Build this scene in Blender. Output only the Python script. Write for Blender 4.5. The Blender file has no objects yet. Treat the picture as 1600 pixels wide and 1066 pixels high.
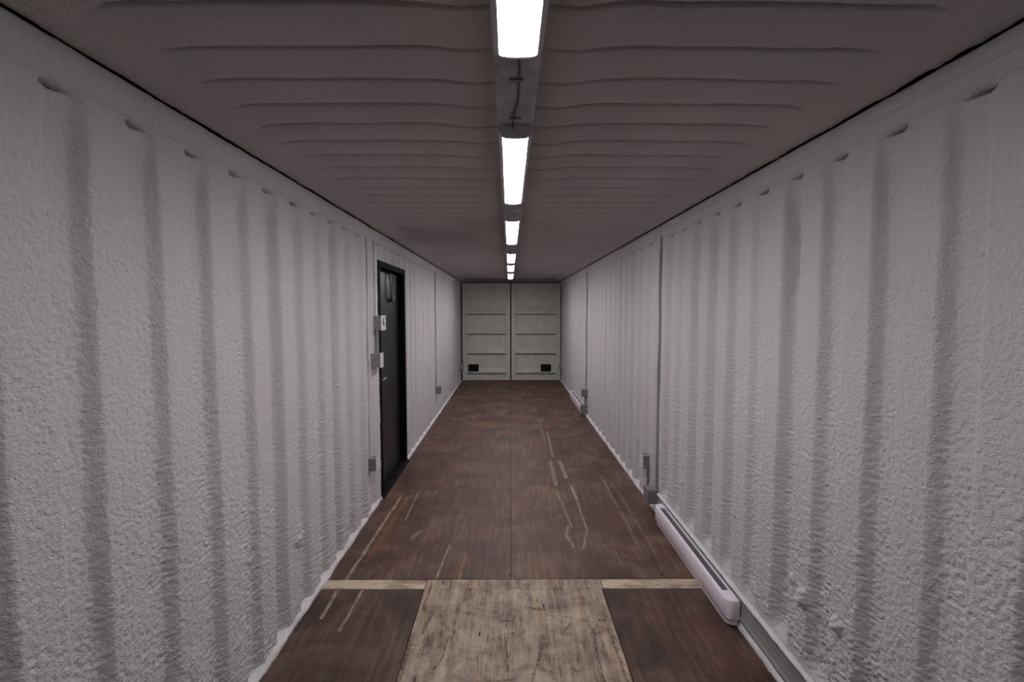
import bpy, bmesh, math, random
import numpy as np

# ------------------------------------------------------------------ camera, world, exposure
sc = bpy.context.scene
C = sc.collection
F_PX, CAM_H = 760.0, 1.70
cam_d = bpy.data.cameras.new('camera')
cam = bpy.data.objects.new('camera', cam_d)
C.objects.link(cam)
cam_d.sensor_fit = 'HORIZONTAL'
cam_d.sensor_width = 36.0
cam_d.lens = 36.0 * F_PX / 1600.0
cam_d.clip_start = 0.02
cam.location = (0, 0, CAM_H)
cam.rotation_euler = (math.pi / 2 - math.atan(48 / F_PX), 0, -math.atan(4 / F_PX))
sc.camera = cam

w = bpy.data.worlds.new('world')
sc.world = w
w.use_nodes = True
w.node_tree.nodes['Background'].inputs[0].default_value = (0, 0, 0, 1)
w.node_tree.nodes['Background'].inputs[1].default_value = 0.0

vs = sc.view_settings
vs.view_transform = 'Standard'
vs.look = 'None'
vs.gamma = 1.0
vs.use_curve_mapping = False
vs.exposure = 0.0
LAMP = 50.0                      # radiance of the lamp lenses
LAMP_COL = (1.0, 0.955, 0.97)

# ------------------------------------------------------------------ main dimensions (metres)
XL, XR = -1.165, 1.24           # inner ridges of the foam on the side walls
Y0, Y1 = -0.35, 11.65           # wall behind the camera, cargo doors
ZC = 2.44                       # ceiling foam
ZRAIL = 2.285                   # lower edge of the top rail
ZCREASE = 2.395                 # seam between rail and ceiling
PITCH_L, PITCH_R, PITCH_C = 0.277, 0.273, 0.197
DOOR = (4.33, 5.40, 2.135)      # side door opening: y, y, top

rng = np.random.RandomState(7)
random.seed(7)

# ------------------------------------------------------------------ noise
_perm = rng.permutation(512)
_ang = rng.rand(512) * 2 * math.pi
_gx, _gy = np.cos(_ang), np.sin(_ang)


def perlin(x, y, seed=0):
    x = np.asarray(x, float); y = np.asarray(y, float)
    x, y = np.broadcast_arrays(x, y)
    xi = np.floor(x).astype(np.int64); yi = np.floor(y).astype(np.int64)
    fx = x - xi; fy = y - yi
    u = fx * fx * fx * (fx * (fx * 6 - 15) + 10); v = fy * fy * fy * (fy * (fy * 6 - 15) + 10)

    def g(ix, iy, dx, dy):
        h = _perm[(_perm[(ix + seed * 37) & 511] + iy) & 511]
        return _gx[h] * dx + _gy[h] * dy
    a = g(xi, yi, fx, fy); b = g(xi + 1, yi, fx - 1, fy)
    c = g(xi, yi + 1, fx, fy - 1); d = g(xi + 1, yi + 1, fx - 1, fy - 1)
    return (a + u * (b - a)) * (1 - v) + (c + u * (d - c)) * v


def sstep(a, b, x):
    t = np.clip((x - a) / (b - a), 0, 1)
    return t * t * (3 - 2 * t)


# ------------------------------------------------------------------ node helper
class NT:
    def __init__(self, name):
        self.m = bpy.data.materials.new(name)
        self.m.use_nodes = True
        self.t = self.m.node_tree
        self.b = self.t.nodes['Principled BSDF']
        self.pos = None

    def node(self, typ, **kw):
        n = self.t.nodes.new(typ)
        for k, v in kw.items():
            if k.startswith('i_'):
                self.put(n.inputs[k[2:].replace('_', ' ')], v)
            else:
                setattr(n, k, v)
        return n

    def put(self, sock, v):
        if isinstance(v, bpy.types.NodeSocket):
            self.t.links.new(v, sock)
        elif isinstance(v, (tuple, list)) and sock.type == 'RGBA' and len(v) == 3:
            sock.default_value = (*v, 1)
        else:
            sock.default_value = v

    def math(self, op, a, b=0.0, c=0.0, clamp=False):
        n = self.t.nodes.new('ShaderNodeMath'); n.operation = op; n.use_clamp = clamp
        for s, v in zip(n.inputs, (a, b, c)):
            self.put(s, v)
        return n.outputs[0]

    def mix(self, fac, a, b, mode='MIX'):
        n = self.t.nodes.new('ShaderNodeMix'); n.data_type = 'RGBA'; n.blend_type = mode
        self.put(n.inputs[0], fac); self.put(n.inputs[6], a); self.put(n.inputs[7], b)
        return n.outputs[2]

    def position(self):
        if self.pos is None:
            self.pos = self.t.nodes.new('ShaderNodeNewGeometry').outputs['Position']
        return self.pos

    def vec(self, sx=1, sy=1, sz=1, src=None):
        n = self.t.nodes.new('ShaderNodeVectorMath'); n.operation = 'MULTIPLY'
        self.put(n.inputs[0], src if src is not None else self.position())
        n.inputs[1].default_value = (sx, sy, sz)
        return n.outputs[0]

    def noise(self, scale, detail=3, rough=0.55, vec=None, dist=0.0):
        n = self.t.nodes.new('ShaderNodeTexNoise')
        n.inputs['Scale'].default_value = scale; n.inputs['Detail'].default_value = detail
        n.inputs['Roughness'].default_value = rough; n.inputs['Distortion'].default_value = dist
        self.put(n.inputs['Vector'], vec if vec is not None else self.position())
        return n.outputs['Fac']

    def ramp(self, fac, *stops):
        n = self.t.nodes.new('ShaderNodeValToRGB')
        e = n.color_ramp.elements
        while len(e) < len(stops):
            e.new(0.5)
        for el, (p, c) in zip(e, stops):
            el.position = p
            el.color = (*c, 1) if isinstance(c, (tuple, list)) else (c, c, c, 1)
        self.put(n.inputs[0], fac)
        return n.outputs[0]

    def bump(self, height, strength=0.3, dist=0.01):
        n = self.t.nodes.new('ShaderNodeBump')
        n.inputs['Strength'].default_value = strength; n.inputs['Distance'].default_value = dist
        self.put(n.inputs['Height'], height)
        self.t.links.new(n.outputs[0], self.b.inputs['Normal'])

    def out(self, col, rough=0.6, metal=0.0, spec=0.5):
        self.put(self.b.inputs['Base Color'], col)
        self.put(self.b.inputs['Roughness'], rough)
        self.b.inputs['Metallic'].default_value = metal
        self.b.inputs['Specular IOR Level'].default_value = spec
        return self.m


def foam_mat(name, c1, c2, bscale=1.0):
    t = NT(name)
    n = t.noise(1.3, 4)
    n2 = t.noise(60, 2)
    col = t.mix(t.ramp(n, (0.3, 0), (0.7, 1)), c1, c2)
    col = t.mix(t.math('MULTIPLY', n2, 0.14), col, (c1[0] * .45, c1[1] * .45, c1[2] * .45))
    fine = t.math('ADD', t.noise(150, 3, vec=t.vec(1, 1, 1.3)), t.math('MULTIPLY', t.noise(85, 2, dist=.5), 1.2))
    t.bump(fine, 0.8 * bscale, 0.006)
    return t.out(col, 0.78, 0, 0.25)


def plain_mat(name, col, rough=0.5, metal=0.0, var=0.12, scale=25, bump=0.05, spec=0.5):
    t = NT(name)
    n = t.noise(scale, 3)
    dark = tuple(c * (1 - var * 2) for c in col)
    c = t.mix(t.ramp(n, (0.3, 0), (0.75, 1)), dark, col)
    r = t.math('ADD', t.math('MULTIPLY', t.noise(scale * 1.7, 2), 0.15), rough - 0.075)
    if bump:
        t.bump(t.noise(scale * 8, 2), bump, 0.002)
    return t.out(c, r, metal, spec)


M = {}
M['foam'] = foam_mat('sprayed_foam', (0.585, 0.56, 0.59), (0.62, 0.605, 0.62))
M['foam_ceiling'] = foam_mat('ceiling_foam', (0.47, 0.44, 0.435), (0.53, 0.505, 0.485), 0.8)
M['foam_white'] = foam_mat('white_and_lit_foam', (0.66, 0.64, 0.65), (0.70, 0.68, 0.69), 0.7)  # floor ledge paler than the walls: overhead light put into the colour
M['black'] = plain_mat('black_paint', (0.005, 0.0045, 0.005), 0.7, 0, 0.2, 9, 0.03, 0.08)
M['black_leaf'] = plain_mat('black_door_paint', (0.016, 0.014, 0.015), 0.38, 0, 0.15, 4, 0.03)
M['void'] = plain_mat('black_opening', (0.004, 0.004, 0.004), 0.9, 0, 0.1, 9, 0)
M['gasket'] = plain_mat('black_rubber', (0.02, 0.02, 0.02), 0.7)
M['cargo'] = plain_mat('grey_door_paint', (0.62, 0.62, 0.575), 0.55, 0, 0.10, 6, 0.08)
M['cargo_frame'] = plain_mat('shaded_beam_grey', (0.30, 0.29, 0.27), 0.6, 0, 0.15, 6, 0.08)  # door grey darkened: the header's shade is put into this colour
M['front'] = plain_mat('bounce_cutting_dark', (0.07, 0.065, 0.065), 0.6, 0, 0.15, 6, 0.08)  # dark colour chosen to cut light bounced onto the near walls
M['galv'] = plain_mat('galvanised_steel', (0.36, 0.36, 0.37), 0.5, 0.35, 0.15, 30, 0.05)
M['darkbox'] = plain_mat('grey_steel_box', (0.26, 0.25, 0.27), 0.5, 0.25, 0.15, 30, 0.05)
M['race'] = plain_mat('raceway_grey', (0.33, 0.345, 0.325), 0.55, 0.1, 0.14, 7, 0.06)
M['conduit'] = plain_mat('sprayed_conduit', (0.44, 0.43, 0.44), 0.6, 0.0, 0.15, 20, 0.2)
M['plate'] = plain_mat('white_plastic', (0.70, 0.68, 0.69), 0.4, 0, 0.04)
M['heater'] = plain_mat('heater_enamel', (0.84, 0.775, 0.86), 0.38, 0, 0.03, 12, 0.02)
M['grille'] = plain_mat('grey_grille', (0.20, 0.18, 0.22), 0.5, 0.2, 0.1)
M['housing'] = plain_mat('lamp_housing', (0.60, 0.58, 0.62), 0.45, 0, 0.05)
M['strip'] = plain_mat('ceiling_channel', (0.46, 0.465, 0.45), 0.6, 0.1, 0.22, 14, 0.15)
M['cord'] = plain_mat('dark_cord', (0.05, 0.05, 0.05), 0.6)
M['cable'] = plain_mat('grey_cable', (0.13, 0.125, 0.125), 0.5)
M['chrome'] = plain_mat('dull_chrome', (0.45, 0.45, 0.46), 0.3, 0.9, 0.05)
M['screw'] = plain_mat('rusty_screw', (0.03, 0.02, 0.018), 0.6, 0.2)
M['subfloor'] = plain_mat('subfloor_dark', (0.02, 0.015, 0.012), 0.8)

_t = NT('lamp_lens')
_t.b.inputs['Emission Color'].default_value = (*LAMP_COL, 1)
_t.b.inputs['Emission Strength'].default_value = LAMP
M['lens'] = _t.out((0.8, 0.8, 0.8), 0.4)


# ---- plywood
def seg_mask(t, uv, ax, ay, bx, by, wd):
    """1 on a scratch from a to b (floor metres), soft edge."""
    ux, uy = uv
    dx, dy = bx - ax, by - ay
    L2 = dx * dx + dy * dy
    px = t.math('SUBTRACT', ux, ax); py = t.math('SUBTRACT', uy, ay)
    k = t.math('DIVIDE', t.math('ADD', t.math('MULTIPLY', px, dx), t.math('MULTIPLY', py, dy)), L2, clamp=True)
    ex = t.math('SUBTRACT', px, t.math('MULTIPLY', k, dx)); ey = t.math('SUBTRACT', py, t.math('MULTIPLY', k, dy))
    d = t.math('SQRT', t.math('ADD', t.math('MULTIPLY', ex, ex), t.math('MULTIPLY', ey, ey)))
    return t.math('SUBTRACT', 1.0, t.math('DIVIDE', d, wd), clamp=True)


def plywood(name, c_lo, c_mid, c_hi, scratches=(), worn=None):
    t = NT(name)
    P = t.position()
    oi = t.node('ShaderNodeObjectInfo').outputs['Random']
    grain = t.noise(1.0, 5, 0.6, t.vec(42, 2.2, 1))
    fine = t.noise(1.0, 3, 0.6, t.vec(160, 9, 1))
    blot = t.noise(2.6, 6, 0.68, dist=0.6)
    cross = t.noise(1.0, 3, 0.6, t.vec(1.2, 26, 1))
    f = t.math('ADD', t.math('MULTIPLY', grain, 0.38), t.math('MULTIPLY', blot, 0.62))
    f = t.math('ADD', f, t.math('MULTIPLY', t.math('SUBTRACT', cross, 0.5), 0.06))
    f = t.math('ADD', f, t.math('MULTIPLY', t.math('SUBTRACT', fine, 0.5), 0.10))
    f = t.math('ADD', f, t.math('MULTIPLY', t.math('SUBTRACT', oi, 0.5), 0.03))
    col = t.ramp(f, (0.36, c_lo), (0.50, c_mid), (0.64, c_hi))
    # reddish worn patches and dark grime spots
    red = t.ramp(t.noise(3.1, 4, 0.6, t.vec(1, .6, 1)), (0.52, 0), (0.68, 1))
    col = t.mix(t.math('MULTIPLY', red, 0.30), col, (c_hi[0] * 1.1, c_mid[1] * 1.0, c_mid[2] * .8))
    grime = t.ramp(t.noise(9, 4, 0.7), (0.62, 0), (0.74, 1))
    col = t.mix(t.math('MULTIPLY', grime, 0.55), col, tuple(c * .5 for c in c_lo))
    # long faint pale drag marks along the container
    drag = t.ramp(t.noise(1.0, 2, 0.5, t.vec(30, .9, 1)), (0.66, 0), (0.74, 1))
    brk = t.ramp(t.noise(6, 3), (0.45, 0), (0.6, 1))
    col = t.mix(t.math('MULTIPLY', t.math('MULTIPLY', drag, brk), 0.30), col, tuple(min(1, c * 1.9) for c in c_hi))
    if scratches:
        s = t.node('ShaderNodeSeparateXYZ'); t.put(s.inputs[0], P)
        wx = t.math('MULTIPLY', t.math('SUBTRACT', t.noise(4, 3), 0.5), 0.022)
        u = t.math('ADD', s.outputs[0], wx); v = s.outputs[1]
        breakup = t.ramp(t.noise(14, 4, 0.7, t.vec(2.5, 1, 1)), (0.36, 0.15), (0.6, 1))
        for kind, wd, op, pts in scratches:
            tot = None
            for (a, b) in zip(pts[:-1], pts[1:]):
                m = seg_mask(t, (u, v), *a, *b, wd)
                tot = m if tot is None else t.math('MAXIMUM', tot, m)
            tot = t.math('MULTIPLY', t.math('MULTIPLY', t.math('POWER', tot, 0.6), breakup), op, clamp=True)
            col = t.mix(tot, col, (0.45, 0.35, 0.28) if kind == 'pale' else (0.34, 0.135, 0.055) if kind == 'rust' else (0.06, 0.03, 0.02))
    t.bump(t.math('ADD', t.math('MULTIPLY', grain, 1.0), t.math('MULTIPLY', fine, 0.6)), 0.25, 0.003)
    r = t.math('ADD', t.math('MULTIPLY', blot, 0.25), 0.45)
    return t.out(col, r, 0, 0.35)


SCR_MID = [
    ('pale', 0.014, 0.9, [(-0.995, 4.325), (-1.03, 2.987)]),
    ('pale', 0.009, 0.6, [(-0.855, 4.48), (-0.847, 3.85)]),
    ('rust', 0.025, 0.4, [(-0.93, 4.3), (-0.97, 3.2)]),
    ('pale', 0.03, 0.35, [(-0.69, 3.66), (-0.73, 3.54)]),
    ('pale', 0.010, 0.7, [(-0.432, 3.43), (-0.465, 2.998)]),
    ('rust', 0.016, 0.6, [(-0.308, 3.32), (-0.316, 2.99)]),
    ('rust', 0.012, 0.55, [(0.464, 5.2), (0.337, 4.475), (0.217, 4.076)]),
    ('pale', 0.026, 0.75, [(0.565, 5.45), (0.578, 4.84)]),
    ('pale', 0.024, 0.6, [(0.46, 5.40), (0.451, 4.624)]),
    ('pale', 0.012, 0.65, [(0.602, 4.57), (0.605, 3.67), (0.529, 3.37)]),
    ('pale', 0.022, 0.5, [(0.60, 4.65), (0.605, 4.3)]),
    ('pale', 0.012, 0.55, [(0.445, 4.47), (0.488, 3.74)]),
    ('pale', 0.014, 0.6, [(0.457, 3.74), (0.43, 3.576), (0.458, 3.396)]),
    ('pale', 0.02, 0.3, [(0.94, 4.9), (0.935, 3.45)]),
    ('pale', 0.015, 0.25, [(1.02, 4.6), (1.02, 3.3)]),
    ('dark', 0.012, 0.6, [(-0.12, 5.2), (-0.06, 4.7), (-0.1, 4.3)]),
]
SCR_FAR = [
    ('pale', 0.018, 0.5, [(0.528, 6.72), (0.505, 5.55)]),
    ('pale', 0.02, 0.25, [(0.45, 7.6), (0.46, 6.2)]),
]
SCR_NEAR = [
    ('pale', 0.014, 0.8, [(-1.047, 2.86), (-1.042, 2.595)]),
    ('pale', 0.013, 0.75, [(-0.893, 2.859), (-0.903, 2.492)]),
]
DK = ((0.040, 0.022, 0.017), (0.087, 0.048, 0.035), (0.172, 0.106, 0.077))
M['ply_mid'] = plywood('dark_plywood_scuffed', *DK, scratches=SCR_MID)
M['ply_far'] = plywood('dark_plywood', *DK, scratches=SCR_FAR)
M['ply_near'] = plywood('dark_plywood_marked', (0.026, 0.0155, 0.0125), (0.066, 0.038, 0.029), (0.14, 0.088, 0.065), scratches=SCR_NEAR)


CRACKS = [
    [(-0.455, 2.465), (-0.449, 2.563), (-0.434, 2.62)],
    [(-0.359, 2.209), (-0.333, 2.281), (-0.322, 2.422)],
    [(-0.022, 2.429), (-0.015, 2.309), (-0.008, 2.187)],
    [(0.093, 2.687), (0.148, 2.672), (0.203, 2.666)],
    [(-0.053, 2.565), (0.024, 2.565)],
    [(0.027, 2.618), (0.016, 2.539)],
    [(0.45, 2.504), (0.434, 2.338), (0.429, 2.131)],
    [(0.104, 2.133), (0.149, 2.293), (0.171, 2.42)],
    [(-0.381, 2.62), (-0.365, 2.535)],
    [(0.3, 2.22), (0.316, 2.192)],
    [(-0.059, 2.134), (0.02, 2.14)],
    [(0.534, 2.452), (0.541, 2.13)],
    [(-0.516, 2.457), (-0.511, 2.136)],
    [(0.299, 2.487), (0.335, 2.541)],
    [(0.404, 2.566), (0.429, 2.562)],
    [(0.493, 2.57), (0.52, 2.566)],
]


def pale_ply(name):
    t = NT(name)
    P = t.position()
    grain = t.noise(1.0, 5, 0.65, t.vec(26, 2.0, 1))
    fine = t.noise(1.0, 3, 0.6, t.vec(130, 10, 1))
    blot = t.noise(5.5, 6, 0.74, dist=1.2)
    cross = t.noise(1.0, 3, 0.6, t.vec(6, 70, 1))
    f = t.math('ADD', t.math('MULTIPLY', grain, 0.45), t.math('MULTIPLY', blot, 0.55))
    f = t.math('ADD', f, t.math('MULTIPLY', t.math('SUBTRACT', fine, 0.5), 0.22))
    f = t.math('ADD', f, t.math('MULTIPLY', t.math('SUBTRACT', cross, 0.5), 0.05))
    col = t.ramp(f, (0.36, (0.075, 0.050, 0.040)), (0.44, (0.19, 0.138, 0.110)), (0.53, (0.31, 0.240, 0.185)), (0.66, (0.46, 0.365, 0.275)))
    tan = t.ramp(t.noise(1.0, 3, 0.6, t.vec(9, 1.2, 1)), (0.56, 0), (0.70, 1))
    col = t.mix(t.math('MULTIPLY', tan, 0.42), col, (0.46, 0.31, 0.19))
    gouge = t.ramp(t.noise(1.0, 4, 0.75, t.vec(24, 9, 1), 1.2), (0.615, 0), (0.67, 1))
    col = t.mix(t.math('MULTIPLY', gouge, 0.8), col, (0.06, 0.035, 0.026))
    crack = t.ramp(t.noise(1.0, 2, 0.5, t.vec(40, 3.5, 1), .8), (0.665, 0), (0.71, 1))
    col = t.mix(t.math('MULTIPLY', crack, 0.8), col, (0.05, 0.03, 0.022))
    s = t.node('ShaderNodeSeparateXYZ'); t.put(s.inputs[0], P)
    u = t.math('ADD', s.outputs[0], t.math('MULTIPLY', t.math('SUBTRACT', t.noise(22, 3), 0.5), 0.03))
    v = t.math('ADD', s.outputs[1], t.math('MULTIPLY', t.math('SUBTRACT', t.noise(19, 3), 0.5), 0.03))
    tot = None
    for i, pts in enumerate(CRACKS):
        for (a, b) in zip(pts[:-1], pts[1:]):
            m = seg_mask(t, (u, v), *a, *b, 0.009 if i % 3 else 0.013)
            tot = m if tot is None else t.math('MAXIMUM', tot, m)
    tot = t.math('MULTIPLY', t.math('POWER', tot, 0.5), t.ramp(t.noise(45, 3, 0.7), (0.38, 0.1), (0.55, 0.9)))
    col = t.mix(tot, col, (0.055, 0.032, 0.024))
    t.bump(t.math('SUBTRACT', t.math('ADD', grain, fine), t.math('ADD', gouge, tot)), 0.35, 0.003)
    return t.out(col, 0.62, 0, 0.3)


M['ply_pale'] = pale_ply('pale_worn_plywood')
_t = NT('tan_plank')
_n = _t.noise(2.6, 4, 0.65, _t.vec(1, 3, 1))
_c = _t.ramp(_n, (0.34, (0.17, 0.115, 0.088)), (0.46, (0.36, 0.28, 0.22)), (0.54, (0.52, 0.42, 0.325)))
_c = _t.mix(_t.math('MULTIPLY', _t.ramp(_t.noise(20, 4, .7), (0.58, 0), (0.7, 1)), .6), _c, (0.12, 0.08, 0.06))
_t.bump(_t.noise(60, 3), 0.2, 0.002)
M['plank'] = _t.out(_c, 0.6, 0, 0.3)


# ------------------------------------------------------------------ mesh helpers
def link_mesh(name, verts, faces, mat, parent=None, smooth=False):
    me = bpy.data.meshes.new(name)
    me.from_pydata([tuple(v) for v in verts], [], faces)
    me.materials.append(mat)
    if smooth:
        me.polygons.foreach_set('use_smooth', [True] * len(me.polygons))
    me.update()
    o = bpy.data.objects.new(name, me)
    C.objects.link(o)
    if parent is not None:
        o.parent = parent
    return o


class MB:
    """collects shapes in world metres; build() links them as one mesh under its parent"""
    def __init__(self):
        self.bm = bmesh.new()

    def box(self, x0, x1, y0, y1, z0, z1, r=0.0, seg=2):
        b = bmesh.new()
        bmesh.ops.create_cube(b, size=1.0)
        for v in b.verts:
            v.co = ((x0 + x1) / 2 + v.co.x * (x1 - x0), (y0 + y1) / 2 + v.co.y * (y1 - y0), (z0 + z1) / 2 + v.co.z * (z1 - z0))
        if r > 0:
            bmesh.ops.bevel(b, geom=b.edges[:], offset=r, segments=seg, affect='EDGES', profile=0.5)
        return self.add(b)

    def add(self, b):
        me = bpy.data.meshes.new('tmp'); b.to_mesh(me); b.free()
        self.bm.from_mesh(me); bpy.data.meshes.remove(me)
        return self

    def tube(self, pts, r, n=10, cap=True):
        pts = [np.array(p, float) for p in pts]
        rings = []
        for i, p in enumerate(pts):
            d = pts[min(i + 1, len(pts) - 1)] - pts[max(i - 1, 0)]
            d /= np.linalg.norm(d)
            ref = np.array([1., 0, 0]) if abs(d[0]) < 0.8 else np.array([0, 0, 1.])
            a = np.cross(d, ref); a /= np.linalg.norm(a); b = np.cross(d, a)
            rings.append([self.bm.verts.new(p + r * (math.cos(2 * math.pi * k / n) * a + math.sin(2 * math.pi * k / n) * b)) for k in range(n)])
        for A, B in zip(rings[:-1], rings[1:]):
            for k in range(n):
                self.bm.faces.new((A[k], A[(k + 1) % n], B[(k + 1) % n], B[k]))
        if cap:
            self.bm.faces.new(rings[0][::-1]); self.bm.faces.new(rings[-1])
        return self

    def loft(self, loops, cap0=True, cap1=True):
        """loops: equal-length closed rings of points"""
        rs = [[self.bm.verts.new(p) for p in L] for L in loops]
        n = len(rs[0])
        for A, B in zip(rs[:-1], rs[1:]):
            for k in range(n):
                self.bm.faces.new((A[k], A[(k + 1) % n], B[(k + 1) % n], B[k]))
        if cap0:
            self.bm.faces.new(rs[0][::-1])
        if cap1:
            self.bm.faces.new(rs[-1])
        return self

    def extr(self, prof, axis, a, b, closed=True):
        """extrude a closed profile along axis: 'y' takes (x,z), 'x' takes (y,z)"""
        f = (lambda p, s: (p[0], s, p[1])) if axis == 'y' else (lambda p, s: (s, p[0], p[1]))
        return self.loft([[f(p, a) for p in prof], [f(p, b) for p in prof]], closed, closed)

    def build(self, name, mat, parent=None, smooth=False):
        bmesh.ops.recalc_face_normals(self.bm, faces=self.bm.faces[:])
        if parent is not None:
            off = parent.location
            par = parent
            while par.parent is not None:
                par = par.parent
                off = off + par.location
            for v in self.bm.verts:
                v.co -= off
        me = bpy.data.meshes.new(name)
        self.bm.to_mesh(me); self.bm.free()
        me.materials.append(mat)
        if smooth:
            me.polygons.foreach_set('use_smooth', [True] * len(me.polygons))
            me.set_sharp_from_angle(angle=math.radians(40))
        o = bpy.data.objects.new(name, me)
        C.objects.link(o)
        if parent is not None:
            o.parent = parent
        return o


def tag(o, label=None, cat=None, group=None, kind=None):
    for k, v in (('label', label), ('category', cat), ('group', group), ('kind', kind)):
        if v:
            o[k] = v
    return o


def thing(name, loc, label, cat=None, group=None, kind=None):
    o = bpy.data.objects.new(name, None)
    o.empty_display_size = 0.1
    o.location = loc
    C.objects.link(o)
    return tag(o, label, cat, group, kind)


def grid_mesh(name, P, mask, mat, parent=None, flip=False):
    """P: (n,m,3) array; mask: (n-1,m-1) bool of quads to keep"""
    n, m = P.shape[:2]
    idx = np.arange(n * m).reshape(n, m)
    q = np.stack([idx[:-1, :-1], idx[1:, :-1], idx[1:, 1:], idx[:-1, 1:]], -1)
    if flip:
        q = q[..., ::-1]
    q = q[mask].reshape(-1, 4)
    used = np.zeros(n * m, bool); used[q.ravel()] = True
    remap = np.cumsum(used) - 1
    co = P.reshape(-1, 3)[used].astype(np.float32)
    q = remap[q].astype(np.int32)
    me = bpy.data.meshes.new(name)
    me.vertices.add(len(co)); me.vertices.foreach_set('co', co.ravel())
    me.loops.add(q.size); me.loops.foreach_set('vertex_index', q.ravel())
    me.polygons.add(len(q))
    me.polygons.foreach_set('loop_start', np.arange(0, q.size, 4, dtype=np.int32))
    me.polygons.foreach_set('loop_total', np.full(len(q), 4, np.int32))
    me.polygons.foreach_set('use_smooth', np.ones(len(q), bool))
    me.materials.append(mat)
    me.update(calc_edges=True)
    me.validate()
    o = bpy.data.objects.new(name, me)
    C.objects.link(o)
    if parent is not None:
        o.parent = parent
    return o


def graded(y_lo, y_hi, k, lo, hi, extra=()):
    ys = [y_lo]
    while ys[-1] < y_hi:
        y = ys[-1]
        d = min(max(y * y / k, lo), hi) if y > 0.95 else 0.018
        ys.append(y + d)
    ys[-1] = y_hi
    ys = np.array(ys)
    for e in extra:
        ys[np.argmin(np.abs(ys - e))] = e
    return ys


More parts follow.
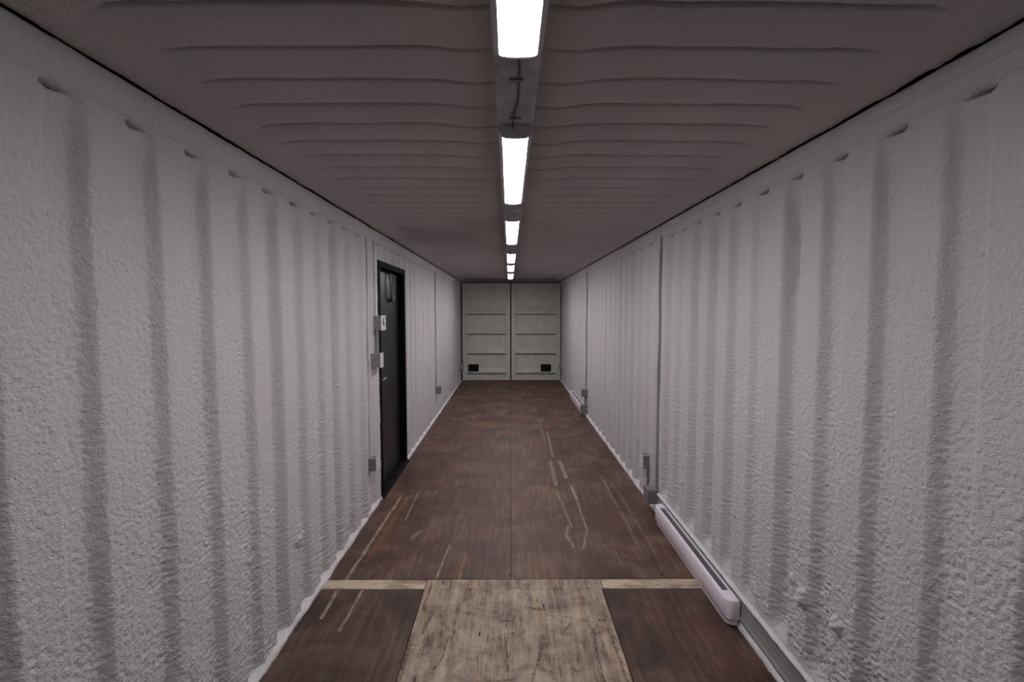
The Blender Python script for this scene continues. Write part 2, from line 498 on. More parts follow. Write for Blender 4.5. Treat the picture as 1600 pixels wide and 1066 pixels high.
# ------------------------------------------------------------------ side walls: corrugated steel under sprayed foam
def wall(side):
    left = side < 0
    A = abs(XL if left else XR)
    pitch = PITCH_L if left else PITCH_R
    start = 1.235 if left else 1.265
    sd = 1 if left else 5
    Y = graded(Y0, Y1 + 0.1, 560, 0.0045, 0.024, (DOOR[0], DOOR[1]) if left else ())
    Z = np.concatenate([np.arange(0, 0.32, 0.005), np.arange(0.32, 2.24, 0.0052), np.arange(2.24, 2.254, 0.0042), np.arange(2.256, 2.294, 0.0022), np.arange(2.296, 2.425, 0.0042)])
    Z[np.argmin(np.abs(Z - DOOR[2]))] = DOOR[2]
    y, z = np.meshgrid(Y, Z, indexing='ij')
    # corrugation: 0 on the inner ridge, 1 in the outer pan
    yw = y + 0.022 * perlin(y * 1.3, z * 0.5, sd) + 0.007 * perlin(y * 7, z * 3, sd + 1)
    t = ((yw - start) / pitch)
    k = np.floor(t).astype(int)
    u = (t - k) * pitch
    r = sstep(0.0, 0.040, u) * (1 - sstep(0.105, 0.152, u))
    depth_k = 0.040 + 0.009 * rng.randn(400)
    dep = np.clip(depth_k[(k + 60) % 400], 0.024, 0.05)
    fade = 1 - (0.82 if left else 0.45) * sstep(7.45, 7.75, y)
    corr_top = 1 - 0.62 * sstep(ZRAIL - 0.16, ZRAIL - 0.02, z + 0.02 * perlin(y * 5, z * 0, sd + 2)) - 0.38 * sstep(ZRAIL - 0.018, ZRAIL + 0.006, z)
    inward = -dep * r * fade * corr_top
    # spray texture: wrinkled orange peel, rougher in the pans and low on the wall
    low = 0.55 + 0.75 * sstep(1.9, 0.2, z) + 0.35 * sstep(0.7, 0.1, z)
    rough = (0.70 + 0.45 * r * corr_top) * low * (0.75 + 0.9 * np.clip(perlin(y * 1.7, z * 1.4, sd + 3) + .2, 0, 1))
    zs = z - 0.30 * y * (1 if left else -1) * 0
    wy = y + 0.012 * perlin(y * 22, z * 22, sd + 4); wz = zs + 0.012 * perlin(y * 20, z * 20, sd + 5)
    n1 = perlin(wy * 52, wz * 62, sd + 6)
    n2 = perlin(wy * 94, wz * 100, sd + 7)
    ridg = 1 - np.abs(n1) * 2.2
    n3 = perlin(y * 70 + 3.1, z * 82, sd + 12)
    foam = 0.0046 * n1 + 0.0042 * n2 + 0.0012 * ridg + 0.0040 * n3
    foam = foam * (1 - 0.7 * sstep(2.6, 6.0, y))
    broad = 0.006 * perlin(y * 4.5, z * 2.2, sd + 8) + 0.004 * perlin(y * 11, z * 6, sd + 9)
    topsm = 1 - 0.40 * sstep(ZRAIL - 0.02, ZRAIL + 0.01, z)
    inward = inward + foam * rough * topsm * 1.25 + broad * (0.6 + 0.4 * r)
    # flaky lumps low on the wall
    fl = sstep(0.34, 0.62, perlin(y * 5.5, z * 5.5, sd + 10)) * sstep(1.05, 0.35, z)
    inward = inward + fl * (0.010 + 0.010 * np.abs(perlin(y * 60, z * 60, sd + 11)))
    if not left:
        for (ly, lz, s, hgt) in ((1.976, 0.50, .022, .035), (1.965, 0.475, .016, .03), (1.764, 0.515, .02, .03), (1.75, .50, .014, .02), (2.05, .53, .016, .018), (2.63, .58, .022, .014), (3.5, .48, .022, .014), (3.42, .46, .018, .012)):
            dd = np.sqrt((y - ly) ** 2 + ((z - lz) * 0.9) ** 2) * (1 + 0.5 * perlin(y * 55, z * 55, 61))
            inward = inward + hgt * 0.8 * np.clip(1 - (dd / (s * 1.4)) ** 2, 0, 1) ** 0.9
        for (cy, za, zb) in ((2.195, 1.77, 2.085), (2.62, 1.9, 2.1), (4.04, 1.30, 1.95), (4.02, 0.95, 1.5)):
            inward = inward - 0.016 * np.exp(-((y - cy - 0.012 * np.sin(z * 9)) / 0.008) ** 2) * sstep(za - .05, za + .05, z) * (1 - sstep(zb - .05, zb + .05, z))
    else:
        # thick foam rolls beside the door
        for (cy, s, hgt) in ((3.86, .05, .016), (4.10, .035, .012), (4.26, .05, .014)):
            inward = inward + hgt * np.exp(-((y - cy - 0.01 * np.sin(z * 3)) / s) ** 2) * sstep(2.3, 2.2, z)
        fl2 = np.exp(-(((y - 2.62) / .05) ** 2 + ((z - 0.50) / .10) ** 2))
        inward = inward + fl2 * 0.018 * np.abs(perlin(y * 50, z * 50, 44)) * 2
    # dark slots where the pans run up behind the rail
    sl_k = np.clip(0.35 + 0.8 * rng.rand(400), 0.2, 1.0)[(k + 60) % 400]
    sw = 0.0024 + 0.0026 * np.clip(1 - u / 0.11, 0, 1)
    sl = np.exp(-((z - (ZRAIL - 0.012) - 0.006 * perlin(y * 14, 0, 8)) / sw) ** 2) * sstep(0.0, 0.022, u) * (1 - sstep(0.03, 0.115, u))
    inward = inward - 0.13 * sl * sl_k * fade
    # the top rail: rounded bulge, then the seam under the ceiling
    rb = np.clip((z - ZRAIL) / (ZCREASE - ZRAIL), 0, 1)
    inward = inward + 0.020 * np.sin(np.pi * rb) ** 0.7 * (z > ZRAIL)
    if not left:
        inward = inward - 0.010 * np.exp(-((z - 2.338 - 0.006 * perlin(y * 1.3, 0, 3)) / 0.006) ** 2)
    for cy in (4.12, 7.85):
        inward = inward - 0.030 * np.exp(-((y - cy) / 0.03) ** 2) * sstep(ZRAIL - 0.02, ZRAIL + 0.02, z)
    zc_ = z + 0.005 * perlin(y * 8, 0, sd + 13) + 0.004 * perlin(y * 27, 0, sd + 14)
    inward = inward - 0.05 * sstep(ZCREASE - 0.005, ZCREASE + 0.028, zc_)
    if left:   # foam thins to a crisp edge around the side door
        ed = np.maximum(np.maximum(DOOR[0] - y, y - DOOR[1]), z - DOOR[2])
        kf = sstep(0.0, 0.05, ed)
        inward = inward * kf + (1 - kf) * (0.004 + 0.004 * perlin(y * 12, z * 12, 3))
    else:      # foam filled flush around the raceway at the foot of the wall
        kr = sstep(0.27, 0.185, z) * sstep(4.0, 3.965, y)
        inward = inward * (1 - kr) + (-0.004 + 0.3 * (foam * rough)) * kr
    X = (-1 if left else 1) * (A - inward)
    P = np.stack([X, y, z], -1)
    mask = np.ones((len(Y) - 1, len(Z) - 1), bool)
    if left:
        yc = (Y[:-1] + Y[1:]) / 2; zc = (Z[:-1] + Z[1:]) / 2
        mask &= ~((yc[:, None] > DOOR[0]) & (yc[:, None] < DOOR[1]) & (zc[None] < DOOR[2]))
    o = grid_mesh('wall_left' if left else 'wall_right', P, mask, M['foam'], flip=not left)
    return tag(o, 'corrugated wall of pale grey sprayed foam ' + ('with the black door' if left else 'above the white heaters'), kind='structure')


wall_left = wall(-1)
wall_right = wall(1)


# ------------------------------------------------------------------ ceiling
def ceiling():
    Y = graded(Y0, Y1 + 0.1, 800, 0.0032, 0.011)
    X = np.concatenate([[XL - 0.035, XL - 0.015], np.arange(XL + 0.005, XR - 0.004, 0.0135), [XR + 0.015, XR + 0.035]])
    x, y = np.meshgrid(X, Y, indexing='ij')
    xm = (XL + XR) / 2
    e = np.where(x < xm, x - XL, XR - x)                  # distance in from the wall
    # creases across the roof
    yw = y + 0.012 * perlin(x * 1.6, y * 0.7, 21) + 0.006 * perlin(x * 6, y * 4, 22) + 0.012 * perlin(x * 0 + y * 1.1, x * 0, 23)
    t = (yw - 1.235) / PITCH_C
    k = np.floor(t + 0.5).astype(int)
    s = (t - k) * PITCH_C                                 # signed distance from the nearest crease
    amp_k = np.clip(0.8 + 0.3 * rng.randn(300), 0.35, 1.4)[(k + 40) % 300]
    mid = np.abs(x - 0.022)
    m = sstep(0.13, 0.31, e + 0.04 * perlin(y * 3, 0, 24)) * (0.22 + 0.78 * sstep(0.13, 0.34, mid + 0.10 * perlin(x * 3, y * 3, 25)))
    m = m * (1 - 0.55 * sstep(5.6, 6.4, y))
    pil = 0.5 + 0.5 * np.cos(2 * np.pi * t)               # 1 at the crease
    down = -0.013 * pil ** 3 * m * amp_k - 0.075 * np.exp(-(s / 0.0058) ** 2) * np.minimum(m * 1.3, 1) * amp_k
    # broad flat roll of foam along the lamps and haunch along the walls
    down = down + 0.006 * np.exp(-((mid - 0.16) / 0.07) ** 2) + 0.018 * sstep(0.22, 0.02, e) * 1.0
    down = down + 0.004 * perlin(x * 4, y * 4, 26) + 0.0016 * perlin(x * 45, y * 45, 27) + 0.0011 * perlin(x * 95, y * 95, 28)
    ew = e + 0.006 * perlin(y * 9, 0, 29) + 0.004 * perlin(y * 31, 0, 30)
    down = down + 0.030 * sstep(0.16, 0.0, e) + 0.003 * perlin(y * 12, x * 8, 38) * sstep(0.12, 0.02, e)
    down = down - 0.06 * sstep(0.018, -0.020, ew)          # turns up behind the rail: the dark seam
    z = ZC - down
    P = np.stack([x, y, z], -1)
    mask = np.ones((len(X) - 1, len(Y) - 1), bool)
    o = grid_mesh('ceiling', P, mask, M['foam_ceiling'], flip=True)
    return tag(o, 'ribbed ceiling of dull grey sprayed foam', kind='structure')


ceiling()

# wall behind the camera, unseen; kept dark so the near walls get less bounce
_yy = np.arange(XL - 0.06, XR + 0.07, 0.02); _zz = np.arange(0, 2.5, 0.02)
_a, _b = np.meshgrid(_yy, _zz, indexing='ij')
_r = 0.5 + 0.5 * np.tanh(3 * np.sin(_a * 2 * np.pi / 0.25))
_P = np.stack([_a, Y0 + 0.02 - 0.03 * _r + 0.004 * perlin(_a * 30, _b * 30, 9), _b], -1)
tag(grid_mesh('wall_front', _P, np.ones((len(_yy) - 1, len(_zz) - 1), bool), M['front'], flip=True),
    'unseen steel wall at the closed end, darkened to cut bounce on the near walls', kind='structure')


# ------------------------------------------------------------------ foam skirting along the floor
def skirting(name, side):
    left = side < 0
    A = abs(XL if left else XR)
    Y = graded(Y0, Y1 + 0.02, 500, 0.008, 0.03, (DOOR[0] - 0.0, DOOR[1]) if left else ())
    S = np.linspace(0, 1, 15)
    y, s = np.meshgrid(Y, S, indexing='ij')
    pitch = PITCH_L if left else PITCH_R
    wav = 0.010 * perlin(y * 4.2, y * 0, 31 + side) + 0.005 * perlin(y * 14, y * 0, 33) + 0.003 * perlin(y * 40, s * 3, 35)
    toe = (0.016 if left else 0.014) + wav
    top = (0.034 if left else 0.040) + 0.9 * wav + 0.012 * np.sin(2 * np.pi * y / pitch)
    th = s * np.pi / 2
    back = 0.055
    inw = -back + (toe + back) * np.cos(th) ** 0.8 + 0.003 * perlin(y * 50, s * 6, 36)
    z = top * np.sin(th) ** 0.75 + 0.002 * perlin(y * 45, s * 5, 37) * s
    z[:, 0] = 0
    X = (-1 if left else 1) * (A - inw)
    mask = np.ones((len(Y) - 1, len(S) - 1), bool)
    if left:
        yc = (Y[:-1] + Y[1:]) / 2
        mask &= ~((yc > DOOR[0]) & (yc < DOOR[1]))[:, None]
    o = grid_mesh(name, np.stack([X, y, z], -1), mask, M['foam_white'], flip=not left)
    return tag(o, 'lumpy foam bead, overhead light in its pale colour, where the %s wall meets the floor' % ('left' if left else 'right'), kind='structure')


skirting('baseboard_left', -1)
skirting('baseboard_right', 1)

# ------------------------------------------------------------------ floor: plywood sheets on a slab
mb = MB(); mb.box(XL - 0.12, XR + 0.12, Y0 - 0.1, Y1 + 0.3, -0.08, -0.022)
floor = tag(mb.build('floor', M['subfloor']), 'worn dark plywood floor', kind='structure')


def sheet(name, x0, x1, y0, y1, mat, label=None, dz=0.0, g=0.0018):
    mb = MB(); mb.box(x0 + g, x1 - g, y0 + g, y1 - g, -0.022, dz, 0.0016, 1)
    o = mb.build(name, mat, floor)
    return tag(o, label)


XM = 0.012
FXL, FXR = XL - 0.06, XR + 0.06
sheet('plywood_sheet', FXL, -0.522, Y0, 2.876, M['ply_near'], 'dark brown sheet beside the pale one')
sheet('plywood_sheet', -0.522, 0.568, Y0, 2.876, M['ply_pale'], 'pale worn plywood sheet with gouges', dz=-0.001)
sheet('plywood_sheet', 0.568, FXR, Y0, 2.876, M['ply_near'])
sheet('floor_plank', FXL, -0.52, 2.876, 2.982, M['plank'], 'narrow tan cross plank', dz=-0.002)
sheet('floor_plank', -0.52, 0.575, 2.876, 2.982, M['ply_pale'], 'narrow pale cross plank', dz=-0.0015)
sheet('floor_plank', 0.575, FXR, 2.876, 2.982, M['plank'], 'narrow tan cross plank', dz=-0.002)
rows = [2.982, 5.412, 7.85, 10.28, Y1 + 0.15]
for i, (a, b) in enumerate(zip(rows[:-1], rows[1:])):
    mat = M['ply_mid'] if i == 0 else M['ply_far']
    sheet('plywood_sheet', FXL, XM, a, b, mat, dz=-0.0005 * (i % 2), g=0.0012)
    sheet('plywood_sheet', XM, FXR, a, b, mat, dz=-0.0006 * ((i + 1) % 2), g=0.0012)
# sunken screw heads
mb = MB()
for yr in (2.70, 2.46, 3.02, 3.22, 3.60, 4.05, 4.5, 4.95, 5.37, 5.46, 5.9, 6.4, 6.9, 7.4, 7.81, 7.90):
    n = 13
    for i in range(n):
        xx = -1.08 + i * 2.22 / (n - 1) + random.uniform(-.035, .035)
        if yr < 2.9 and random.random() < 0.45:
            continue
        if random.random() < 0.28:
            continue
        b = bmesh.new()
        bmesh.ops.create_cone(b, cap_ends=True, segments=8, radius1=0.0065, radius2=0.006, depth=0.002)
        for v in b.verts:
            v.co.x += xx; v.co.y += yr + random.uniform(-.02, .02)
        mb.add(b)
tag(mb.build('screw_heads', M['screw'], floor), kind='stuff')

# ------------------------------------------------------------------ side door (black steel)
d0, d1, dz = DOOR
door1 = thing('door_1', (XL, (d0 + d1) / 2, 0), 'black steel side door in a black frame', kind='structure')
xw = XL + 0.012
mb = MB()
mb.box(XL - 0.13, xw, d0 - 0.012, d0 + 0.052, 0, dz + 0.01, 0.003)
mb.build('door_jamb', M['black'], door1)
mb = MB()
mb.box(XL - 0.13, xw, d1 - 0.052, d1 + 0.012, 0, dz + 0.01, 0.003)
mb.build('door_jamb', M['black'], door1)
mb = MB()
mb.box(XL - 0.13, xw - 0.002, d0 + 0.052, d1 - 0.052, dz - 0.045, dz + 0.01, 0.003)
mb.build('door_head', M['black'], door1)
mb = MB()
mb.box(XL - 0.125, XL - 0.055, d0 + 0.052, d1 - 0.052, dz - 0.065, dz - 0.045, 0.002)
mb.box(XL - 0.125, XL - 0.095, d0 + 0.052, d0 + 0.067, 0.03, dz - 0.065, 0.002)
mb.box(XL - 0.125, XL - 0.095, d1 - 0.067, d1 - 0.052, 0.03, dz - 0.065, 0.002)
mb.build('door_stop', M['black'], door1)
mb = MB()
mb.extr([(XL - 0.13, 0.0), (XL + 0.035, 0.0), (XL + 0.030, 0.012), (XL + 0.008, 0.028), (XL - 0.13, 0.028)], 'y', d0 - 0.012, d1 + 0.012)
mb.build('threshold', M['black'], door1)
mb = MB()
mb.box(XL - 0.095, XL - 0.055, d0 + 0.054, d1 - 0.054, 0.032, dz - 0.067, 0.003)
leaf = mb.build('door_leaf', M['black_leaf'], door1)
mb = MB()                                                      # lever handle on its rose, key escutcheon below
hx = XL - 0.055
mb.tube([(hx, d0 + 0.115, 1.06), (hx + 0.008, d0 + 0.115, 1.06)], 0.026, 18)
mb.tube([(hx, d0 + 0.115, 1.06), (hx + 0.048, d0 + 0.115, 1.06), (hx + 0.056, d0 + 0.13, 1.06), (hx + 0.056, d0 + 0.235, 1.062)], 0.010, 10)
tag(mb.build('lever_handle', M['chrome'], leaf, True), 'dull metal lever')
mb = MB()
mb.box(hx, hx + 0.006, d0 + 0.098, d0 + 0.132, 0.88, 0.98, 0.003)
mb.build('escutcheon', M['cord'], leaf)
for hz in (0.25, 1.05, 1.85):
    mb = MB(); mb.tube([(XL - 0.048, d1 - 0.058, hz - 0.05), (XL - 0.048, d1 - 0.058, hz + 0.05)], 0.008, 10)
    mb.build('hinge', M['black'], leaf, True)
# hook and the looped cable that hangs from it in front of the door
loop = thing('hanging_cable', (XL - 0.03, 4.98, 1.78), 'grey cable loop hanging from a hook at the top of the black door', 'cable')
pts = []
for i in range(41):
    a = i / 40
    th = math.pi * a
    if a < 0.34:
        q = a / 0.34; p = (4.90 + 0.035 * q, 2.055 - 0.205 * q)
    elif a > 0.66:
        q = (a - 0.66) / 0.34; p = (5.10 - 0.03 * q, 1.85 + 0.19 * q)
    else:
        q = (a - 0.34) / 0.32; p = (5.0175 - 0.0825 * math.cos(math.pi * q), 1.85 - 0.06 * math.sin(math.pi * q))
    pts.append((XL - 0.030 + 0.010 * math.sin(th * 2), p[0], p[1]))
mb = MB(); mb.tube(pts, 0.010, 10); mb.build('cable', M['cable'], loop, True)
pts2 = [(x - 0.004, y - 0.018 + 0.014 * (1 - abs(2 * i / 40 - 1)), z + 0.022 * (1 - abs(2 * i / 40 - 1))) for i, (x, y, z) in enumerate(pts)]
mb = MB(); mb.tube(pts2, 0.008, 8); mb.build('cable', M['cable'], loop, True)
mb = MB()
mb.tube([(XL - 0.056, 4.89, 2.06), (XL - 0.02, 4.89, 2.058), (XL - 0.016, 4.89, 2.075)], 0.007, 8)
mb.build('hook', M['chrome'], loop, True)
mb = MB()
mb.tube([(XL - 0.056, 5.075, 2.045), (XL - 0.02, 5.075, 2.043), (XL - 0.016, 5.075, 2.06)], 0.007, 8)
mb.build('hook', M['chrome'], loop, True)


# ------------------------------------------------------------------ cargo doors at the far end
tag_back = MB().box(XL - 0.2, XR + 0.2, Y1 + 0.16, Y1 + 0.2, -0.05, 2.6).build('wall_back', M['gasket'])  # black sheet added so the gap between the doors stays dark
tag(tag_back, 'black backing wall behind the cargo doors, added to keep the gap dark', kind='structure')
mb = MB(); mb.box(XL - 0.05, XR + 0.05, Y1 - 0.12, Y1 + 0.16, 2.372, 2.56, 0.012)
tag(mb.build('trim_1', M['cargo_frame']), 'grey steel header above the cargo doors', kind='structure')
RIBS = (1.617, 1.140, 0.664, 0.190)


def cargo_door(name, x0, x1, vent_x, label):
    d = thing(name, ((x0 + x1) / 2, Y1, 0), label, kind='structure')
    z0, z1 = 0.012, 2.352
    yb = Y1 + 0.13
    st = 0.095
    for (a, b) in ((x0, x0 + st), (x1 - st, x1)):
        MB().box(a, b, Y1, yb, z0, z1, 0.006).build('door_stile', M['cargo'], d)
    MB().box(x0 + st, x1 - st, Y1 + 0.002, yb, z1 - 0.115, z1, 0.006).build('door_rail', M['cargo'], d)
    MB().box(x0 + st, x1 - st, Y1 + 0.002, yb, z0, z0 + 0.125, 0.006).build('door_rail', M['cargo'], d)
    prof = [(Y1 + 0.150, z0 + 0.12), (Y1 + 0.070, z0 + 0.12)]
    for zk in RIBS[::-1]:
        h = 0.17 if zk > 1.5 else 0.11
        prof += [(Y1 + 0.070, zk - 0.030), (Y1 + 0.122, zk - 0.028), (Y1 + 0.122, zk - 0.002), (Y1 + 0.004, zk), (Y1 + 0.004, zk + 0.030), (Y1 + 0.070, zk + h)]  # groove under each rib is added to darken its shadow line
    prof += [(Y1 + 0.070, z1 - 0.11), (Y1 + 0.150, z1 - 0.11)]
    panel = MB().extr(prof, 'x', x0 + st - 0.002, x1 - st + 0.002).build('corrugated_panel', M['cargo'], d)
    # inner edge strips of the panel recess
    for (a, b) in ((x0 + st, x0 + st + 0.03), (x1 - st - 0.03, x1 - st)):
        MB().box(a, b, Y1 + 0.045, yb - 0.006, z0 + 0.125, z1 - 0.115, 0.004).build('edge_fold', M['cargo'], d)
    # black louvred vent above the bottom rib
    v = MB()
    va, vb, vz0, vz1 = vent_x - 0.118, vent_x + 0.118, 0.232, 0.395
    yf = Y1 - 0.012
    for args in ((va, va + .014, yf, Y1 + .08, vz0, vz1), (vb - .014, vb, yf, Y1 + .08, vz0, vz1), (va, vb, yf, Y1 + .08, vz0, vz0 + .014), (va, vb, yf, Y1 + .08, vz1 - .014, vz1), (va, vb, Y1 + .03, Y1 + .08, vz0, vz1)):
        v.box(*args)
    vent = v.build('vent', M['void'], d)
    tag(vent, 'square black vent opening')
    for i in range(4):
        zz = vz0 + 0.032 + i * 0.033
        MB().extr([(yf + 0.004, zz - 0.012), (yf + 0.007, zz - 0.013), (Y1 + 0.022, zz + 0.009), (Y1 + 0.019, zz + 0.011)], 'x', va + .014, vb - .014).build('louvre_slat', M['void'], vent)
    g = MB()
    g.box(x0 - 0.014, x0, Y1 + 0.02, yb, z0, z1 + 0.012); g.box(x1, x1 + 0.014, Y1 + 0.02, yb, z0, z1 + 0.012)
    g.box(x0, x1, Y1 + 0.02, yb, z1, z1 + 0.012); g.box(x0, x1, Y1 + 0.02, yb, 0.0, z0)
    g.build('gasket', M['gasket'], d)
    return d


cargo_door('door_2', -1.130, 0.018, -0.865, 'left grey cargo door with ribs and a black vent')
cargo_door('door_3', 0.048, 1.225, 0.875, 'right grey cargo door with ribs and a black vent')

# ------------------------------------------------------------------ ceiling channel, lamps and cord
LX = 0.022
ch = thing('ceiling_channel', (LX, 0.0, 2.41), 'grey metal channel along the ceiling that carries the lamps', 'metal channel')
prof = [(LX - 0.066, 2.50), (LX - 0.066, 2.392), (LX - 0.060, 2.385), (LX - 0.045, 2.382), (LX + 0.045, 2.382), (LX + 0.060, 2.385), (LX + 0.066, 2.392), (LX + 0.066, 2.50)]
joints = [0.0, 2.3, 4.9, 7.4, 10.3]
for a, b in zip(joints[:-1], joints[1:]):
    MB().extr(prof, 'y', a + 0.001, b - 0.001).build('channel_length', M['strip'], ch)


def lamp(y0, y1, label):
    t = thing('ceiling_lamp', (LX, (y0 + y1) / 2, 2.33), label, 'ceiling lamp', 'lamps in a row along the ceiling')
    zt = 2.382
    # housing: shallow tray with flared lips
    out = [(-0.063, zt), (-0.0645, 2.372), (-0.062, 2.358), (-0.055, 2.3475), (-0.0485, 2.3435), (-0.0468, 2.3450), (-0.0465, 2.364)]
    prof = out + [(-a, z) for a, z in out[::-1]]
    MB().extr([(LX + a, z) for a, z in prof], 'y', y0 + 0.010, y1 - 0.010).build('housing', M['housing'], t, True)
    n = 16
    pr = [(LX - 0.0462 * math.cos(math.pi * i / n), 2.3510 - 0.0145 * math.sin(math.pi * i / n) ** 0.8) for i in range(n + 1)]
    pr += [(LX + 0.0445, 2.362), (LX - 0.0445, 2.362)]
    MB().extr(pr, 'y', y0 + 0.010, y1 - 0.010).build('lens', M['lens'], t, True)
    for (a, b) in ((y0, y0 + 0.010), (y1 - 0.010, y1)):
        pc = [(LX - 0.063, zt), (LX - 0.0650, 2.372), (LX - 0.0625, 2.358), (LX - 0.0555, 2.347)]
        pc += [(LX - 0.0475 * math.cos(math.pi * i / n), 2.3435 - 0.0075 * math.sin(math.pi * i / n) ** 0.8) for i in range(n + 1)]
        pc += [(LX + 0.0555, 2.347), (LX + 0.0625, 2.358), (LX + 0.0650, 2.372), (LX + 0.063, zt)]
        MB().extr(pc, 'y', a, b).build('end_cap', M['housing'], t, True)
    return t


for (a, b, lab) in ((0.55, 1.278, 'white ceiling lamp nearest the camera, cut off by the top edge, unseen end shortened to dim the near walls'),  # unseen rear end kept short so the near walls get less light
                    (1.845, 2.975, 'second ceiling lamp from the camera, the longest one wholly in view'),
                    (3.55, 4.77, 'third ceiling lamp from the camera, in the middle of the row'),
                    (5.60, 6.64, 'fourth ceiling lamp from the camera, nearest end of the far trio'),
                    (7.02, 8.08, 'fifth ceiling lamp from the camera, middle one of the far trio'),
                    (8.66, 9.95, 'last small ceiling lamp, closest to the cargo doors')):
    lamp(a, b, lab)

cord = thing('lamp_cord', (LX, 1.27, 2.40), 'thin dark cord on the ceiling channel between the two nearest lamps', 'cord')
mb = MB()
mb.tube([(LX - 0.012, 1.278, 2.372), (LX - 0.010, 1.31, 2.378), (LX + 0.003, 1.36, 2.3785), (LX + 0.006, 1.40, 2.3785), (LX + 0.006, 1.50, 2.3785), (LX + 0.006, 1.60, 2.3785), (LX + 0.002, 1.66, 2.3785), (LX - 0.006, 1.72, 2.3785), (LX - 0.010, 1.845, 2.372)], 0.0032, 8)
mb.build('cord', M['cord'], cord, True)
for yy in (1.48, 1.77):
    mb = MB(); mb.box(LX - 0.022, LX + 0.020, yy - 0.004, yy + 0.004, 2.374, 2.3825, 0.0015, 1)
    mb.build('clip', M['galv'], cord)


# ------------------------------------------------------------------ conduits and electrical boxes
def conduit(name, side, y, z0, z1, label, r=0.0115, wob=0.006, mat='conduit', group=None, clips=(), off=0.012, x_extra=0.0):
    xw = XL if side < 0 else XR
    xc = xw - side * (off + x_extra)
    t = thing(name, (xc, y, z0), label, 'conduit', group)
    n = 24
    pts = [(xc - side * wob * 0.5 * math.sin(i * 0.7), y + wob * math.sin(i * 0.55 + y), z0 + (z1 - z0) * i / n) for i in range(n + 1)]
    MB().tube(pts, r, 10).build('pipe', M[mat], t, True)
    for zc in clips:
        MB().box(xc - r - 0.004, xc + r + 0.004, y - 0.028, y + 0.028, zc - 0.012, zc + 0.012, 0.003).build('strap', M['galv'], t)
    return t


def ebox(name, side, y0, y1, z0, z1, prot, label, cat, kind, mat='galv', group=None):
    xw = XL if side < 0 else XR
    xi = xw - side * prot                       # front of the box
    lo, hi = min(xw + side * 0.03, xi), max(xw + side * 0.03, xi)
    t = thing(name, (xw, (y0 + y1) / 2, z0), label, cat, group)
    MB().box(lo, hi, y0, y1, z0, z1, 0.004).build('box', M[mat], t)
    f0, f1 = sorted((xi, xi - side * 0.006))
    pl = MB().box(f0, f1, y0 - 0.003, y1 + 0.003, z0 - 0.003, z1 + 0.003, 0.002).build('cover_plate', M['plate' if kind != 'blank' else mat], t)
    ym, zm = (y0 + y1) / 2, (z0 + z1) / 2
    g0, g1 = sorted((xi - side * 0.006, xi - side * 0.014))
    if kind == 'switch':
        MB().box(g0, g1, ym - 0.016, ym + 0.016, zm - 0.033, zm + 0.033, 0.002).build('rocker', M['plate'], pl)
    elif kind == 'outlet':
        for dz_ in (-0.026, 0.026):
            MB().box(*sorted((xi - side * 0.006, xi - side * 0.0095)), ym - 0.017, ym + 0.017, zm + dz_ - 0.015, zm + dz_ + 0.015, 0.0015).build('socket', M['housing'], pl)
    elif kind == 'thermostat':
        MB().tube([(xi - side * 0.006, ym + 0.005, zm + 0.012), (xi - side * 0.012, ym + 0.005, zm + 0.012)], 0.034, 24).build('dial_ring', M['darkbox'], pl, True)
        MB().tube([(xi - side * 0.006, ym + 0.005, zm + 0.012), (xi - side * 0.018, ym + 0.005, zm + 0.012)], 0.027, 24).build('dial', M['plate'], pl, True)
    for (yy, zz) in ((ym, z0 + 0.008), (ym, z1 - 0.008)):
        MB().tube([(xi - side * 0.006, yy, zz), (xi - side * 0.0075, yy, zz)], 0.003, 8).build('screw', M['chrome'], pl)
    return t


ebox('thermostat', -1, 4.165, 4.305, 1.530, 1.652, 0.066, 'white dial thermostat on a steel box high beside the black door', 'thermostat', 'thermostat')
ebox('light_switch', -1, 4.125, 4.215, 1.212, 1.332, 0.064, 'white light switch on a steel box below the dial thermostat', 'light switch', 'switch')
conduit('conduit', -1, 4.185, 1.335, 1.53, 'short grey conduit between the thermostat and the light switch', 0.014, 0.001, 'galv', off=0.026)
conduit('conduit', -1, 4.20, 1.65, 2.36, 'pale foam-coated conduit rising from the thermostat to the ceiling', 0.013, 0.004, 'foam', off=0.006)
conduit('conduit', -1, 3.985, 0.475, 2.36, 'long pale conduit from the ceiling to the low box before the black door', 0.012, 0.006, 'foam', off=0.006)
ebox('power_outlet', -1, 3.945, 4.03, 0.372, 0.478, 0.062, 'steel outlet box low on the wall just before the black door', 'outlet', 'outlet', 'darkbox')
conduit('conduit', -1, 7.62, 0.50, 2.37, 'thin conduit down the wall beyond the black door', 0.014, 0.004, 'conduit', off=0.008)
ebox('junction_box', -1, 7.60, 7.71, 0.385, 0.50, 0.075, 'grey box at the foot of the conduit beyond the black door', 'junction box', 'blank', 'darkbox')
ebox('junction_box', -1, 11.33, 11.45, 0.31, 0.44, 0.07, 'small box on the door-side wall beside the cargo doors', 'junction box', 'blank', 'galv')
ebox('junction_box', 1, 11.33, 11.45, 0.34, 0.46, 0.07, 'small box on the heater-side wall beside the cargo doors', 'junction box', 'blank', 'galv')

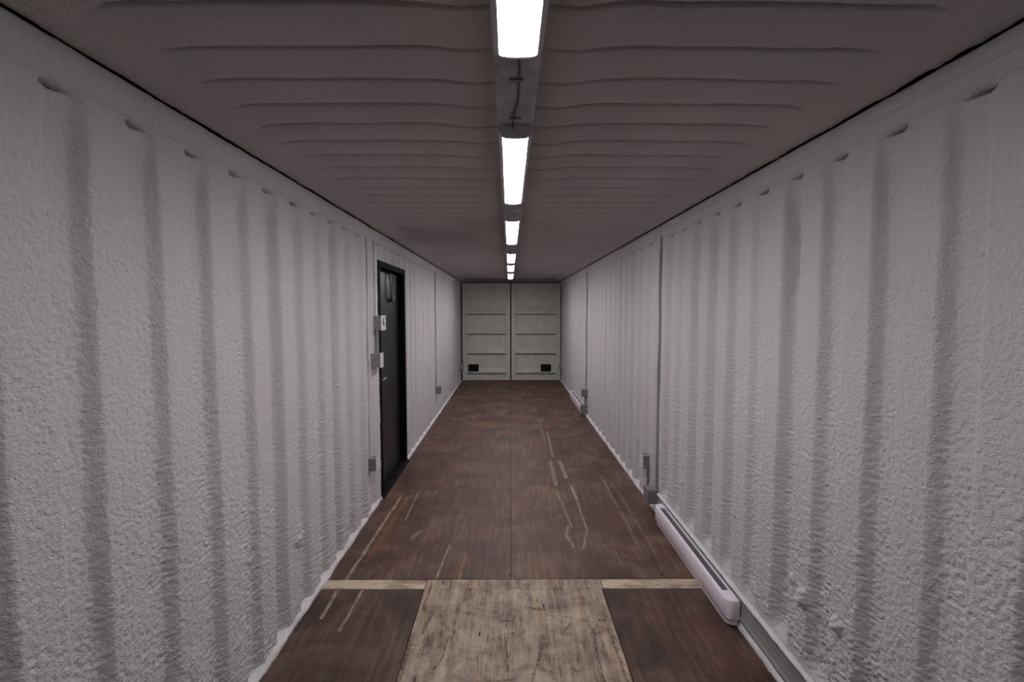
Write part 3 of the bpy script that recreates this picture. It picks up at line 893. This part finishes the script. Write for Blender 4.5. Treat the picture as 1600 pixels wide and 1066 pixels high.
conduit('conduit', 1, 3.985, 0.20, 2.37, 'tall grey conduit rising from the box behind the nearer heater', 0.012, 0.006, 'race', off=0.008)
ebox('power_outlet', 1, 4.215, 4.31, 0.300, 0.415, 0.058, 'dark outlet box on the wall just beyond the nearer heater', 'outlet', 'outlet', 'darkbox')
ebox('junction_box', 1, 3.955, 4.075, 0.085, 0.205, 0.085, 'grey steel box at the far end of the nearer heater', 'junction box', 'blank', 'darkbox')
conduit('conduit', 1, 4.23, 0.03, 0.30, 'short conduit under the dark outlet box by the nearer heater', 0.010, 0.001, 'darkbox', off=0.012)
conduit('conduit', 1, 7.74, 0.43, 2.37, 'thin conduit down the wall to the boxes by the far heater', 0.014, 0.005, 'race', off=0.008)
ebox('junction_box', 1, 7.68, 7.80, 0.325, 0.435, 0.075, 'upper grey box above the near end of the far heater', 'junction box', 'blank', 'darkbox')
conduit('conduit', 1, 7.74, 0.185, 0.325, 'very short conduit joining the two boxes by the far heater', 0.014, 0.001, 'darkbox', off=0.02)
ebox('junction_box', 1, 7.68, 7.80, 0.065, 0.185, 0.085, 'lower grey box touching the near end of the far heater', 'junction box', 'blank', 'darkbox')

# raceway behind the near heater
rw = thing('trim_2', (XR, 2.0, 0.05), 'grey steel strip along the foot of the wall behind the nearer heater', kind='structure')
xr = XR
prof = [(xr - 0.001, 0.053), (xr - 0.014, 0.053), (xr - 0.016, 0.060), (xr - 0.009, 0.075), (xr - 0.006, 0.115), (xr - 0.009, 0.155), (xr - 0.016, 0.170), (xr - 0.014, 0.176), (xr - 0.001, 0.176)]
MB().extr(prof, 'y', 0.05, 3.954).build('channel', M['race'], rw)
Yb = np.arange(0.05, 3.95, 0.012); Sb = np.linspace(0, 1, 9)
yb_, sb_ = np.meshgrid(Yb, Sb, indexing='ij')
wv = 0.006 * perlin(yb_ * 9, yb_ * 0, 51) + 0.004 * perlin(yb_ * 28, sb_ * 2, 52)
rr = 0.013 + wv
th_ = -0.4 + sb_ * (math.pi * 0.9)
Pb = np.stack([xr - 0.004 - rr * np.cos(th_) * 1.2, yb_, 0.178 + 0.25 * wv + rr * np.sin(th_) * 0.8], -1)
bead = grid_mesh('foam_bead', Pb - np.array([XR, 2.0, 0.05]), np.ones((len(Yb) - 1, len(Sb) - 1), bool), M['foam_white'], rw)
tag(bead, 'white foam bead along the top edge')


# ------------------------------------------------------------------ baseboard heaters
def rrect(x0, x1, y0, y1, rf, rb, n=8):
    """rounded rectangle in plan, front corners on the x0 side"""
    out = []
    for (cx, cy, r, a0) in ((x0 + rf, y0 + rf, rf, math.pi), (x1 - rb, y0 + rb, rb, 1.5 * math.pi), (x1 - rb, y1 - rb, rb, 0), (x0 + rf, y1 - rf, rf, 0.5 * math.pi)):
        for i in range(n + 1):
            a = a0 + i / n * math.pi / 2
            out.append((cx + r * math.cos(a), cy + r * math.sin(a)))
    return out


def heater(y0, y1, label):
    x0, x1 = 1.154, XR - 0.012
    t = thing('baseboard_heater', ((x0 + x1) / 2, (y0 + y1) / 2, 0.0), label, 'heater', 'white baseboard heaters')
    P = lambda i, z: [(x, y, z) for x, y in rrect(x0 + i, x1 - min(i, .004), y0 + i, y1 - i, 0.055 - i * .6, 0.006)]
    g0, g1 = x0 + 0.022, x1 - 0.016
    inner = lambda z: [(x, y, z) for x, y in rrect(g0, g1, y0 + 0.105, y1 - 0.09, 0.003, 0.003)]
    MB().loft([P(0.003, 0.048), P(0.0, 0.052), P(0, 0.148), P(0.002, 0.153), P(0.005, 0.156), inner(0.156), inner(0.138)], True, True).build('casing', M['heater'], t, True)
    mb = MB()
    mb.loft([P(0.034, 0.004), P(0.014, 0.012), P(0.011, 0.042), P(0.016, 0.049)])
    mb.build('skirt', M['heater'], t, True)
    mb = MB(); mb.box(g0 + 0.001, g1 - 0.001, y0 + 0.107, y1 - 0.092, 0.1382, 0.146)
    gr = mb.build('grille', M['grille'], t)
    tag(gr, 'grey slotted grille')
    fins = MB()
    yy = y0 + 0.12
    while yy < y1 - 0.10:
        fins.box(g0 + 0.002, g1 - 0.002, yy, yy + 0.0035, 0.144, 0.153)
        yy += 0.016
    fins.box((g0 + g1) / 2 - 0.002, (g0 + g1) / 2 + 0.002, y0 + 0.107, y1 - 0.092, 0.144, 0.1535)
    tag(fins.build('grille_fins', M['darkbox'], gr), kind='stuff')
    MB().box(x0 - 0.0005, x0 + 0.002, y0 + 0.30, y0 + 0.3008, 0.052, 0.148).build('panel_seam', M['darkbox'], t)
    return t


heater(2.485, 3.80, 'long white baseboard heater on the wooden floor, the nearer one')
heater(7.86, 9.30, 'small-looking white baseboard heater near the cargo doors, the farther one')
